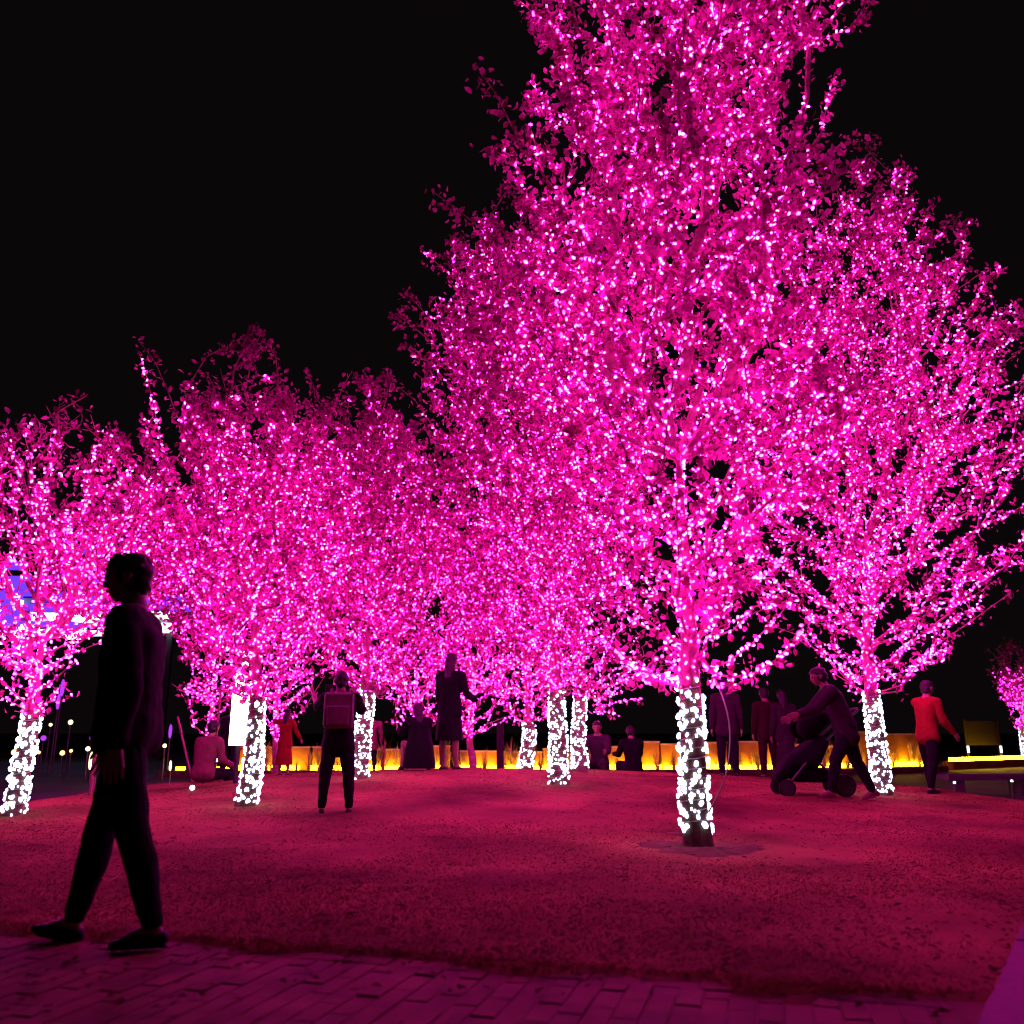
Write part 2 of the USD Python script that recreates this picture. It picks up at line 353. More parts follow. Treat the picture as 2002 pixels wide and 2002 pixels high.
def tree(px, py, profile, trunk_h, N, seed, desc, where, short='', lean=(0, 0), D=None, lit_top=0.88, spacing=0.085, leaves=14, leaf=0.065, tr=0.095,
         white=True, near=False, singles=False, bulb_r=0.0125, extra=(), wlow=0.05, bf=0.55, whole_branches=False):
    b = spot(px, py) if D is None else at(px, D)
    rg = np.random.default_rng(seed + 500)
    nodes, par, istr = grow(profile, trunk_h, N, seed, lean, bf, extra)
    n = len(nodes); top = profile[-1][0]
    load = np.zeros(n); kids = np.zeros(n, int)
    order = np.arange(n)[::-1]
    for i in order:
        load[i] += 1
        if par[i] >= 0: load[par[i]] += load[i]; kids[par[i]] += 1
    rad = 0.0042 * load ** 0.44
    rad = np.where(istr & (nodes[:, 2] <= trunk_h + 1e-6), tr * (1.25 - 0.3 * nodes[:, 2] / trunk_h), np.minimum(rad, tr * 0.55))
    ld = istr & (nodes[:, 2] > trunk_h + 1e-6)
    rad[ld] = np.linspace(tr * .8, tr * .3, ld.sum())
    rad[0] = tr * 1.45
    t = thing('tree', f'{desc} {where}', 'tree', b, group='trees wrapped in pink lights')
    nt = int(istr.sum())
    lower = [i for i in range(nt) if nodes[i, 2] <= trunk_h + 0.02]
    obj('trunk', MB().tube(nodes[lower], rad[lower], 12).out(), M['bark'], t, smooth=50)
    # limbs: every subtree that leaves the trunk or its leader
    root = np.arange(n)
    for i in range(nt, n): root[i] = i if par[i] < nt else root[par[i]]
    groups = {}
    for i in range(nt, n): groups.setdefault(root[i], []).append(i)
    lead = MB().tube(nodes[lower[-1]:nt], rad[lower[-1]:nt], 8)
    obj('leader', lead.out(), M['bark'], t, smooth=50)
    def segs(ids, mb):
        ids = np.array(ids); p0, p1 = nodes[par[ids]], nodes[ids]
        r0, r1 = np.minimum(rad[par[ids]], rad[ids] * 1.35), rad[ids]
        d = p1 - p0; d /= np.linalg.norm(d, axis=1, keepdims=True) + 1e-9
        a = np.cross(d, [0.3, 0.9, 0.2]); a /= np.linalg.norm(a, axis=1, keepdims=True); c = np.cross(d, a)
        k = 5; g = np.arange(k) * 2 * np.pi / k
        ring = np.cos(g)[None, :, None] * a[:, None] + np.sin(g)[None, :, None] * c[:, None]
        V = np.concatenate([p0[:, None] + ring * r0[:, None, None], p1[:, None] + ring * r1[:, None, None]], 1)
        f = []
        for i in range(k):
            j = (i + 1) % k; f += [(i, j, k + j), (i, k + j, k + i)]
        mb.add(V.reshape(-1, 3), (np.array(f)[None] + (np.arange(len(ids)) * 2 * k)[:, None, None]).reshape(-1, 3))
    if near:
        big = sorted(groups, key=lambda k: -len(groups[k]))
        for kx in big[:40]:
            m_ = MB(); segs(groups[kx], m_); obj('branch', m_.out(), M['bark'], t, smooth=False)
        if big[40:]:
            m_ = MB(); [segs(groups[kx], m_) for kx in big[40:]]; obj('twigs', m_.out(), M['bark'], t, smooth=False, kind='stuff')
    else:
        m_ = MB(); segs(range(nt, n), m_); obj('branches', m_.out(), M['bark'], t, smooth=False, kind='stuff')
    # foliage
    ids = np.arange(nt, n)
    hi = (nodes[ids, 2] - trunk_h) / (top - trunk_h)
    wgt = (0.30 + 0.95 * hi) * np.where(kids[ids] == 0, 1.5, 0.9)
    nl = rg.poisson(leaves * wgt * np.where(hi > lit_top + .05, .55, 1.0))
    at_ = np.repeat(ids, nl); m = len(at_)
    tt = rg.random(m)
    c = nodes[at_] * tt[:, None] + nodes[par[at_]] * (1 - tt[:, None]) + rg.normal(0, 0.05, (m, 3)) + [0, 0, -0.01]
    sz = leaf * rg.uniform(0.6, 1.3, m)
    ax = rg.normal(size=(m, 3)) + [0, 0, -0.35]; ax /= np.linalg.norm(ax, axis=1, keepdims=True)
    bx = np.cross(ax, rg.normal(size=(m, 3))); bx /= np.linalg.norm(bx, axis=1, keepdims=True) + 1e-9
    nx = np.cross(ax, bx)
    s3 = sz[:, None]
    if near:
        V = np.stack([c - ax * s3 * .55, c - ax * s3 * .12 + bx * s3 * .34 + nx * s3 * .1, c + ax * s3 * .28 + bx * s3 * .27 + nx * s3 * .06, c + ax * s3 * .62 - nx * s3 * .1, c + ax * s3 * .28 - bx * s3 * .27 + nx * s3 * .06, c - ax * s3 * .12 - bx * s3 * .34 + nx * s3 * .1], 1)
        T_ = np.array([(0, 1, 5), (1, 2, 5), (2, 4, 5), (2, 3, 4)])
    else:
        V = np.stack([c - ax * s3 * 0.55, c + bx * s3 * 0.36 + nx * s3 * 0.1, c + ax * s3 * 0.6 - nx * s3 * 0.08, c - bx * s3 * 0.36 + nx * s3 * 0.1], 1)
        T_ = np.array([(0, 1, 2), (0, 2, 3)])
    obj('foliage', (V.reshape(-1, 3), (T_[None] + (np.arange(m) * V.shape[1])[:, None, None]).reshape(-1, 3)), M['leaf'], t, smooth=False, kind='stuff')
    # pink bulbs along every lit twig
    ids = np.arange(lower[-1] + 1, n)
    zf = (nodes[ids, 2] - trunk_h) / (top - trunk_h)
    dx = nodes[ids, :2] - np.array(lean) * zf[:, None]
    rim = np.hypot(*dx.T) / np.maximum(np.interp(nodes[ids, 2], *np.array(profile).T), 0.1)
    nx_ = sum(len(c) for c in extra)
    litp = (ids >= n - nx_) | (zf < lit_top + rg.normal(0, 0.06, len(ids))) & (rim < 1.02 + rg.normal(0, 0.1, len(ids))) & (rg.random(len(ids)) < 0.93)
    ids = ids[litp]
    L = np.linalg.norm(nodes[ids] - nodes[par[ids]], axis=1)
    zf = zf[litp]
    dens = 1.12 + 0.85 * np.clip(1 - zf * 2.2, 0, 1)
    nb = np.floor(L / spacing * dens * np.where(istr[ids], 5.0, np.where(ids >= n - nx_, 1.6, 1.0)) + rg.random(len(ids))).astype(int)
    at_ = np.repeat(ids, nb); m = len(at_); tt = rg.random(m)
    P = nodes[at_] * tt[:, None] + nodes[par[at_]] * (1 - tt[:, None])
    off = rg.normal(size=(m, 3)); off /= np.linalg.norm(off, axis=1, keepdims=True)
    P = P + off * (rad[at_] + 0.015)[:, None]
    st = thing('pink_string_lights', f'pink string lights wound through the {short}', 'string lights', b, group='pink string lights in the trees')
    if near:
        dist = np.linalg.norm(P + b - [0, 0, CAM_H], axis=1); o = np.argsort(dist); P = P[o]
        one = min(300, len(P)) if singles else 0
        for q in P[:one]:
            obj('bulb', many(ICOA, q[None], bulb_r, rg), M['pinkled'], st, smooth=False)
        P = P[one:]
    LB = ICOA if near else OCT; LB = (LB[0] * [.92, .92, 1.55], LB[1])
    obj('bulbs', many(LB, P, bulb_r * rg.uniform(0.85, 1.15, len(P)), rg), M['pinkled'], st, smooth=False, kind='stuff')
    if white:
        ws = thing('white_string_lights', f'white string lights round the trunk of the {short}', 'string lights', b, group='white string lights round the trunks')
        z0, z1 = wlow, trunk_h
        turns = (z1 - z0) / 0.075
        nb = int(turns * 24)
        s = np.sort(rg.random(nb))
        th = s * turns * 2 * np.pi + rg.normal(0, 0.2, nb); zz = z0 + s * (z1 - z0) + rg.normal(0, 0.03, nb) * np.where(s > .9, 1.6, 1) + 0.03 * np.sin(th)
        keep = meshkit.noise(np.stack([np.cos(th) * 1.6, np.sin(th) * 1.6, zz * 9], 1), seed) > 0.26
        th, zz = th[keep], zz[keep]
        cx = np.interp(zz, nodes[lower][:, 2], nodes[lower][:, 0]); cy = np.interp(zz, nodes[lower][:, 2], nodes[lower][:, 1])
        rr = np.interp(zz, nodes[lower][:, 2], rad[lower]) + 0.012
        W = np.stack([cx + np.cos(th) * rr, cy + np.sin(th) * rr, zz], 1)
        sh = (ICOA[0] * [1, 1, 1.55], ICOA[1])
        wr = 0.0138 * rg.uniform(0.65, 1.45, len(W))
        hel = np.linspace(0, 1, int(turns * 10)); hz = z0 + hel * (z1 - z0)
        hr = np.interp(hz, nodes[lower][:, 2], rad[lower]) + 0.004
        wire = np.stack([np.interp(hz, nodes[lower][:, 2], nodes[lower][:, 0]) + np.cos(hel * turns * 2 * np.pi) * hr, np.interp(hz, nodes[lower][:, 2], nodes[lower][:, 1]) + np.sin(hel * turns * 2 * np.pi) * hr, hz], 1)
        obj('wire', MB().tube(wire, 0.004, 3).out(), M['cable'], ws, smooth=False)
        sel = np.argsort(W[:, 1])
        if near:
            for i in sel[:300]:
                v, f = sh; c, s_ = math.cos(rg.normal(0, 0.3)), math.sin(rg.normal(0, 0.5))
                vv = v @ np.array([[c, 0, s_], [0, 1, 0], [-s_, 0, c]]).T
                obj('bulb', (vv * wr[i] + W[i], f), M['whiteled'], ws, smooth=False)
            sel = sel[300:]
        if len(sel):
            obj('bulbs', many(sh, W[sel], wr[sel], rg), M['whiteled'], ws, smooth=False, kind='stuff')
    return b

BIG, MID, SMALL = 'tall broad tree', 'spreading tree', 'low young tree'
A = tree(1367, 1662, [(1.20, .45), (1.7, .95), (2.7, 1.45), (4.0, 1.8), (5.3, 1.6), (6.0, 1.45), (7.0, 1.68), (7.9, 1.6), (9.0, 1.0), (9.7, .2)], 1.2, 1500, 1,
     'tallest tree', 'nearest the camera, its crown cut off by the top of the picture', short='tallest tree nearest the camera', near=True, singles=True, lean=(0.1, 0), lit_top=1.0, leaves=23, wlow=0.16, tr=0.088,
     extra=[[(.18, 0, 1.3), (.32, -.1, 1.27), (.46, -.14, 1.3), (.6, -.2, 1.38), (.76, -.2, 1.52), (.9, -.2, 1.72)], [(.2, .1, 1.35), (.36, .15, 1.42), (.55, .2, 1.55), (.75, .2, 1.75), (.95, .2, 1.95)], [(.14, -.1, 1.22), (.26, -.2, 1.2), (.38, -.25, 1.23), (.48, -.3, 1.32)],
            [(-.18, 0, 1.3), (-.34, -.1, 1.3), (-.5, -.14, 1.4), (-.68, -.2, 1.55), (-.85, -.2, 1.75)], [(-.14, -.1, 1.24), (-.28, -.2, 1.26), (-.4, -.25, 1.34)]])
B = tree(1725, 1555, [(1.25, .35), (2.0, 1.3), (2.8, 1.8), (4.0, 2.35), (5.0, 2.5), (6.2, 2.25), (7.4, 1.6), (8.3, 1.05), (9.2, .6), (9.8, .2)], 1.25, 1500, 2,
     'broad leaning tree', 'at the right beside the pushchair', short='broad leaning tree beside the pushchair', near=True, lean=(0.7, 0), leaves=19, lit_top=.9, tr=0.095,
     extra=[[(.2, 0, 1.45), (.4, -.1, 1.55), (.62, -.1, 1.66), (.85, -.1, 1.78), (1.05, -.1, 1.86)], [(.3, 0, 1.75), (.6, 0, 1.95), (.95, 0, 2.15), (1.3, 0, 2.3), (1.6, 0, 2.42)], [(-.2, 0, 1.5), (-.42, 0, 1.68), (-.66, 0, 1.9), (-.9, 0, 2.05)], [(-.16, -.1, 1.38), (-.3, -.15, 1.45), (-.45, -.2, 1.58)]])
T2 = tree(478, 1577, [(1.15, .3), (1.7, .8), (2.6, 1.3), (3.4, 1.45), (4.2, 1.1), (4.9, .7), (5.6, .2)], 1.15, 900, 3,
     'slender tree', 'beside the warm lit banner at the left', short='slender tree beside the lit banner', near=True, lean=(-0.35, 0), leaves=15, lit_top=.74, tr=0.085,
     extra=[[(-1.15, 0, 3.6), (-1.2, 0, 3.78), (-1.25, 0, 3.95), (-1.31, 0, 4.12), (-1.36, 0, 4.3), (-1.45, 0, 4.62), (-1.55, 0, 4.92), (-1.66, 0, 5.2)]])
Lt = tree(25, 1595, [(1.0, .3), (1.5, .75), (2.5, 1.05), (3.4, 1.1), (4.0, .85), (4.5, .25)], 1.0, 720, 4,
     'tilted tree', 'at the left edge of the picture', short='tilted tree at the left edge', near=True, lean=(0.1, 0), leaves=4, lit_top=.86, tr=0.082)
C = tree(698, 1524, [(1.15, .4), (1.8, 1.0), (2.6, 1.45), (3.6, 1.55), (4.4, 1.25), (5.1, .8), (5.8, .25)], 1.15, 1100, 5,
     'round headed tree', 'on the crest behind the child with the backpack', short='round tree behind the child with the backpack', leaves=14, leaf=.08, lit_top=.86)
Dt = tree(1095, 1535, [(1.15, .3), (1.7, .95), (3.0, 1.45), (4.5, 1.7), (6.0, 1.65), (7.1, 1.7), (7.9, 1.0), (8.7, .3)], 1.15, 1300, 6,
     'tall tree', 'in the centre on the crest, front one of the close pair', short='front tree of the close central pair', lean=(-0.45, 0), leaves=16, leaf=.08, lit_top=.88)
E_ = tree(1133, 1508, [(1.2, .8), (1.6, 1.15), (3.0, 1.6), (5.5, 1.6), (7.0, .9), (7.8, .2)], 1.2, 900, 7,
     'tree with low drooping branches', 'rear one of the close central pair', short='rear tree of the close central pair', D=14.2, leaves=14, leaf=.085, lit_top=.88,
     extra=[[(.3, 0, 1.1), (.5, -.05, 1.2), (.72, -.05, 1.35), (.92, -.1, 1.5)], [(.3, -.1, 1.0), (.55, -.1, 1.05), (.8, -.15, 1.1), (1.0, -.2, 1.12)], [(.25, -.1, .9), (.45, -.1, .92), (.65, -.2, .85)],
            [(.4, 0, 1.2), (.7, 0, 1.45), (1.0, 0, 1.75)]])
Ft = tree(1026, 1508, [(.75, .25), (1.3, .8), (2.2, 1.15), (3.5, 1.2), (5.0, .5)], .75, 600, 8,
     'small bushy tree', 'behind the crest just left of the central pair', short='small bushy tree left of the central pair', D=14.8, leaves=9, leaf=.08)
tree(400, 1512, [(1.0, .15), (1.6, .55), (2.6, 1.0), (3.8, 1.15), (5.2, .8), (6.0, .2)], .9, 600, 9,
     'staked young tree', 'rising behind the person seated in pink', short='staked tree behind the person seated in pink', D=15.5, leaves=9, leaf=.08, white=False, tr=.05)
tree(540, 1512, [(.6, .2), (1.2, .7), (2.2, 1.1), (3.5, 1.2), (5.0, .7), (5.8, .2)], .6, 650, 10,
     'low forked tree', 'behind the child in red', short='low forked tree behind the child in red', D=16.0, leaves=9, leaf=.08, white=False, tr=.06)
tree(190, 1530, [(2.4, .5), (2.9, 1.0), (3.5, 1.2), (4.0, .9), (4.6, .3)], 2.1, 450, 12,
     'thin stemmed tree', 'behind the walking man', short='thin stemmed tree behind the walking man', D=12.4, leaves=9, leaf=.08, white=False, tr=.03)
tree(925, 1508, [(.7, .5), (1.2, .95), (2.2, 1.2), (3.5, 1.2), (5.0, .7), (5.8, .2)], .6, 650, 13,
     'bushy low tree', 'behind the tall figure in the dark coat', short='bushy tree behind the tall dark figure', D=16.5, leaves=9, leaf=.08, white=False, tr=.06)
tree(812, 1508, [(.8, .5), (1.4, 1.0), (2.6, 1.3), (3.8, 1.2), (4.6, .7), (5.2, .2)], .7, 600, 14,
     'dense low tree', 'behind the crouching figure', short='dense low tree behind the crouching figure', D=15.5, leaves=9, leaf=.08, white=False, tr=.06)
tree(2006, 1480, [(1.1, .3), (1.7, .5), (2.6, .65), (3.4, .5), (4.0, .2)], 1.1, 350, 15,
     'distant small tree', 'at the right edge beyond the glowing planter', short='distant small tree at the right edge', D=29.0, leaves=5, leaf=.1, lit_top=.65)

# tree stakes, a hanging cable, a stick
def stake(p0, p1, label, r=0.02, grp=None):
    s = tag(obj('tree_stake', MB().tube([p0, (np.array(p0) + p1) / 2, p1], r, 6).out(), M['pole']), label, 'stake', grp)
hb = at(400, 15.5)
stake(at(386, 15.0), at(340, 15.1) + [0, 0, 1.28], 'thin pale stake slanting left beside the staked young tree')
stake(at(419, 14.6), at(421, 14.6) + [0, 0, 1.5], 'upright thin stake left of the warm lit banner')
stake(at(184, 11.2), at(191, 11.25) + [0, 0, 2.25], 'long pale pole leaning just left of the walking man', 0.022)
cz = np.linspace(0, 1, 16)
cab = np.stack([A[0] + 0.16 + 0.10 * np.sin(cz * math.pi) * (0.4 + cz), A[1] - 0.12 + 0 * cz, A[2] + 0.28 + cz * 0.98], 1)
cab[:5, 0] -= np.array([0.10, 0.07, 0.045, 0.02, 0.006])
tag(obj('power_cable', MB().tube(cab, 0.006, 5).out(), M['cable']), 'pale power cable hanging loose beside the white trunk of the tallest tree', 'cable')
sp = spot(1310, 1636)
tag(obj('stick', MB().tube([sp + [-0.02, 0, 0.03], sp + [0.07, -0.02, 0.028], sp + [0.17, -0.09, 0.02]], [0.006, 0.007, 0.006], 6).out(), M['pole']), 'short pale stick lying by the foot of the tallest tree', 'stick')
sm = MB()
a_ = np.linspace(0, 2 * np.pi, 28, endpoint=False)
ringsv = [[A[0], A[1], A[2] + 0.03]]
for i, rr in enumerate((0.2, 0.36, 0.5)):
    for q in a_:
        r_ = rr * (1 + 0.18 * math.sin(3 * q + 1) + 0.08 * math.sin(7 * q)); x_, y_ = A[0] + r_ * math.cos(q), A[1] + r_ * math.sin(q)
        ringsv.append([x_, y_, float(terrain(x_, y_)) + (0.035, 0.028, 0.0)[i] + rng.normal(0, 0.006)])
fs = [(0, 1 + i, 1 + (i + 1) % 28) for i in range(28)]
for k_ in range(2):
    o1, o2 = 1 + 28 * k_, 29 + 28 * k_
    for i in range(28):
        j = (i + 1) % 28; fs += [(o1 + i, o2 + i, o2 + j), (o1 + i, o2 + j, o1 + j)]
tag(obj('soil_patch', (np.array(ringsv), np.array(fs)), M['soil'], smooth=True), kind='structure')

# ------------------------------------------------------------------ the glowing wall behind the lawn
wallt = thing('garden_wall', 'low timber panelled wall washed with yellow light behind the lawn', 'wall')
path = [(330, 22.0), (1000, 22.2), (1600, 23.0), (1810, 25.0)]
def wall_at(px):
    D = np.interp(px, [p for p, _ in path], [d for _, d in path]); d = ray(px, 1480); return np.array([d[0] / d[1] * D, D])
spans = [(470, 605, .50), (612, 700, .50), (702, 790, .44), (792, 880, .52), (900, 972, .40), (982, 1060, .38), (1062, 1145, .45), (1165, 1240, .50), (1244, 1288, .62), (1292, 1350, .56), (1352, 1420, .60), (1440, 1488, .62), (1492, 1560, .55), (1565, 1660, .5), (1674, 1700, .86), (1704, 1800, .80)]
for i, (p0, p1, h) in enumerate(spans):
    a, b = wall_at(p0), wall_at(p1); m_ = (a + b) / 2; L = np.linalg.norm(b - a); rz = math.atan2(b[1] - a[1], b[0] - a[0])
    nrm = np.array([math.sin(rz), -math.cos(rz)])
    obj('wall_panel', MB().box((m_[0], m_[1], (h - 0.15) / 2), (L, 0.12, h + 0.15), rz).out(), M['wall'], wallt, smooth=False)
    obj('wall_cap', MB().box((m_[0], m_[1], h + 0.022), (L + 0.04, 0.17, 0.04), rz).out(), M['cap'], wallt, smooth=False)
    # floodlight bars in the bed before the wall, of uneven lengths, as the photo's flames of light show
    q = 0.0
    while q < L - 0.15:
        w = min(float(rng.uniform(0.4, 1.1)), L - q); c = a + (b - a) / L * (q + w / 2) + nrm * 0.22
        obj('light_bar', MB().box((c[0], c[1], 0.035 + rng.uniform(-.01, .015)), (w, 0.04, 0.10), rz).out(), M['warmled'], wallt, smooth=False)
        q += w + float(rng.uniform(0.01, 0.08))
bedp = [wall_at(p) for p in (330, 700, 1000, 1300, 1600, 1810)]
pl = MB()
for a, b in zip(bedp[:-1], bedp[1:]):
    m_ = (a + b) / 2; L = np.linalg.norm(b - a); rz = math.atan2(b[1] - a[1], b[0] - a[0]); nrm = np.array([math.sin(rz), -math.cos(rz)])
    pl.box((m_[0] + nrm[0] * 0.36, m_[1] + nrm[1] * 0.36, -0.08), (L, 0.6, 0.14), rz)
obj('planting_bed', pl.out(), M['soil'], wallt, smooth=False)
# a lower run of glowing planter to the right edge and a short one at the left
def glow_planter(p0, D0, p1, D1, label, h=0.12):
    a, b = at(p0, D0)[:2], at(p1, D1)[:2]; m_ = (a + b) / 2; L = np.linalg.norm(b - a); rz = math.atan2(b[1] - a[1], b[0] - a[0]); nrm = np.array([math.sin(rz), -math.cos(rz)])
    t = thing('glowing_planter', label, 'planter', (m_[0], m_[1], -0.15), rz)
    obj('planter_body', MB().box((0, 0.15, h / 2), (L, 0.3, h)).out(), M['wall'], t, smooth=False)
    q = -L / 2
    while q < L / 2 - 0.1:
        w = min(float(rng.uniform(0.5, 1.4)), L / 2 - q)
        obj('light_bar', MB().box((q + w / 2, 0.1, h + 0.05), (w - 0.03, 0.05, 0.10)).out(), M['warmled'], t, smooth=False); q += w
    return t
glow_planter(1862, 25.6, 2060, 29.0, 'low planter with a continuous strip of yellow light at the right edge', 0.22)
glow_planter(418, 22.0, 452, 22.0, 'short glowing planter between the seated person and the slender tree', 0.10)
glow_planter(342, 22.0, 362, 22.0, 'smallest glowing planter left of the seated person', 0.10)
# clumps of ornamental grass in the light
def tuft(seed):
    r = np.random.default_rng(seed); mb = MB()
    for _ in range(26):
        a, l, h = r.uniform(0, 2 * np.pi), r.uniform(.03, .22), r.uniform(.2, .55)
        d = np.array([math.cos(a), math.sin(a)]); w = np.array([-d[1], d[0]]) * 0.007
        p = [np.array([*(d * 0.03), 0]), np.array([*(d * (0.03 + l * .4)), h * .7]), np.array([*(d * (0.03 + l)), h])]
        mb.add([p[0] - [*w, 0], p[0] + [*w, 0], p[1] - [*w, 0], p[1] + [*w, 0], p[2]], [(0, 1, 3), (0, 3, 2), (2, 3, 4)])
    return mb.out()
first, tg = None, np.random.default_rng(77)
TL = 'clump of dry ornamental grass standing in the yellow light before the garden wall'
for i in range(110):
    px = float(tg.uniform(470, 1800)); w = wall_at(px); p = (w[0] + tg.normal(0, .02), w[1] - (tg.uniform(.09, .17) if i % 2 else tg.uniform(.3, .55)), -0.012)
    sc = float(tg.uniform(.6, 1.5))
    if first is None:
        first = thing('grass_clump', TL, 'ornamental grass', p, group='ornamental grass clumps along the glowing wall'); obj('blades', tuft(3), M['reed'], first, smooth=False, kind='stuff')
    else: ref(first, p, tg.uniform(0, 6.28), TL, scale=(sc, sc, sc * float(tg.uniform(.7, 1.2))))

# ------------------------------------------------------------------ far structures and lamps
bp = at(461, 12.2)
bn = thing('lit_banner', 'tall warm white illuminated banner on a post behind the slender tree', 'banner', bp)
obj('post', MB().tube([(0, 0.06, 0), (0, 0.06, 1.0), (0, 0.06, 1.95)], 0.03, 8).out(), M['metal'], bn)
obj('light_panel', MB().box((0, 0, 0.86), (0.21, 0.06, 0.70)).out(), M['bannerlamp'], bn, smooth=False)
dm = trimesh.creation.icosphere(2, 0.085); dm.apply_scale((0.8, .5, 1.6)); dm.apply_translation((-.02, 0, 1.36))
obj('lantern', dm, M['bannerlamp'], bn)
for z_, r_ in ((1.6, .055), (1.74, .042)):
    dm = trimesh.creation.icosphere(1, r_); dm.apply_translation((0.03, 0, z_)); obj('lantern', dm, M['bannerlamp'], bn)

pav = thing('pavilion', 'far open pavilion with white and violet light strips under its roof at the left', 'pavilion', (0, 0, -0.15))
Yp = 34.0
def pz(px, py, Y=Yp):
    d = ray(px, py); t = Y / d[1]; return np.array([d[0] * t, Y, CAM_H + d[2] * t + 0.15])
def strip(px0, px1, py, m, name, th=0.10, Y=Yp, depth=0.12):
    a, b = pz(px0, py, Y), pz(px1, py, Y); c = (a + b) / 2
    obj(name, MB().box(c, (abs(b[0] - a[0]), depth, th)).out(), m, pav, smooth=False)
x0, x1, zr = pz(-260, 1200)[0], pz(330, 1200)[0], pz(150, 1200)[2]
obj('roof', MB().box(((x0 + x1) / 2, Yp + 3.5, zr + 0.45), (x1 - x0, 7.0, 0.35)).out(), M['roof'], pav, smooth=False)
obj('fascia', MB().box(((x0 + x1) / 2, Yp - 0.06, zr - 0.25), (x1 - x0, 0.10, 0.5)).out(), M['roof'], pav, smooth=False)
for p in (-200, -60, 70, 200, 320):
    q = pz(p, 1300); obj('column', MB().box((q[0], Yp + 0.4, zr / 2), (0.22, 0.22, zr)).out(), M['metal'], pav, smooth=False)
for px0, px1, py in ((70, 96, 1206), (112, 150, 1207), (155, 170, 1209), (208, 226, 1204), (12, 42, 1234), (47, 64, 1229), (102, 130, 1238), (140, 152, 1242), (210, 222, 1237), (298, 318, 1203), (312, 324, 1226)):
    strip(px0 - 6, px1 + 12, py, M['coollamp'], 'light_strip', 0.30, Yp - 0.2)
for px0, px1, py in ((10, 38, 1106), (22, 58, 1145), (118, 142, 1128), (148, 166, 1075), (140, 185, 1172), (92, 165, 1188), (78, 100, 1165), (170, 215, 1190), (110, 155, 1225), (290, 335, 1185)):
    strip(px0 - 8, px1 + 14, py, M['violetlamp'], 'light_strip', 0.32, Yp - 0.2)
for px0, px1, py in ((-40, 120, 1132), (128, 250, 1134), (-40, 90, 1160), (100, 215, 1163), (250, 390, 1170), (-30, 210, 1188), (240, 395, 1190), (20, 160, 1220)):
    strip(px0, px1, py, M['violetlamp'], 'light_strip', 0.22, Yp - 0.15)
for px0, px1, py in ((176, 236, 1206), (250, 300, 1206), (60, 130, 1236), (150, 230, 1238), (255, 330, 1232)):
    strip(px0, px1, py, M['coollamp'], 'light_strip', 0.2, Yp - 0.25)
obj('floodlight', MB().box(pz(14, 1195) + [0, -0.4, 0], (1.4, 0.3, 1.1)).out(), M['violetlamp'], pav, smooth=False)
obj('floodlight', MB().box(pz(40, 1181) + [0, -0.3, 0], (0.45, 0.2, 0.22)).out(), M['coollamp'], pav, smooth=False)
bl = thing('blue_floodlight', 'small blue floodlight on the plaza at the left edge', 'floodlight', at(-12, 12.6))
obj('lamp', MB().box((0, 0, 0.16), (0.14, 0.08, 0.1)).out(), M['bluelamp'], bl, smooth=False)
obj('bracket', MB().box((0, 0.02, 0.055), (0.04, 0.04, 0.11)).out(), M['metal'], bl, smooth=False)

def globe_lamp(px, py, D, m, r, label, tall=False):
    d = ray(px, py); t = D / d[1]; x, z = d[0] * t, CAM_H + d[2] * t
    g0 = at(px, D)[2]; t_ = thing('garden_lamp', label, 'lamp', (x, D, g0))
    z -= g0
    if z > 0.1: obj('post', MB().tube([(0, 0, 0), (0, 0, z / 2), (0, 0, z)], 0.018, 6).out(), M['metal'], t_)
    r = r * 0.72; s_ = trimesh.creation.icosphere(2, r)
    if tall: s_.apply_scale((.55, .55, 2.4))
    s_.apply_translation((0, 0, max(z, r))); obj('globe', s_, m, t_)
for px, py, D, m, r, lab, tall in (
    (138, 1412, 24, 'warmlamp', .085, 'white globe lamp left of the walking man', False), (99, 1417, 24, 'warmlamp', .06, 'dim small lamp behind the tilted tree', False),
    (28, 1471, 21, 'orangelamp', .09, 'orange lamp left of the tilted tree trunk', False), (76, 1471, 21, 'orangelamp', .05, 'small orange lamp right of the tilted tree trunk', False),
    (122, 1472, 21, 'orangelamp', .075, 'orange lamp between the tilted tree and the walking man', False), (139, 1468, 21, 'orangelamp', .05, 'smaller orange lamp next to the walking man', False),
    (172, 1464, 20, 'warmlamp', .07, 'yellowish lamp just left of the hip of the walking man', False), (178, 1488, 19, 'warmlamp', .11, 'upright glowing bar lamp beside the thigh of the walking man', True),
    (322, 1458, 20, 'warmlamp', .06, 'white lamp just right of the hip of the walking man', False), (333, 1498, 17, 'warmlamp', .06, 'low upright lamp right of the walking man', True),
    (437, 1421, 20, 'warmlamp', .09, 'white lamp just left of the warm lit banner', False), (376, 1540, 11.2, 'coollamp', .045, 'low white ground lamp by the seated person', False),
    (423, 1486, 17, 'coollamp', .05, 'tiny lamp beside the shoulder of the seated person', False),
    (333, 1430, 22, 'purplelamp', .10, 'purple lamp right of the walking man', True), (114, 1372, 23, 'purplelamp', .12, 'purple bar lamp under the tilted tree crown', True), (122, 1345, 23, 'purplelamp', .13, 'higher purple bar lamp under the tilted tree crown', True),
    (85, 1443, 22, 'purplelamp', .09, 'round purple lamp right of the tilted tree trunk', False), (179, 1443, 22, 'purplelamp', .07, 'small purple lamp left of the walking man', False),
    (1866, 1530, 14, 'coollamp', .03, 'tiny ground lamp under the near end of the stone bench', False), (1978, 1527, 14, 'coollamp', .03, 'tiny ground lamp under the far end of the stone bench', False)):
    globe_lamp(px, py, D, M[m], r, lab, tall)

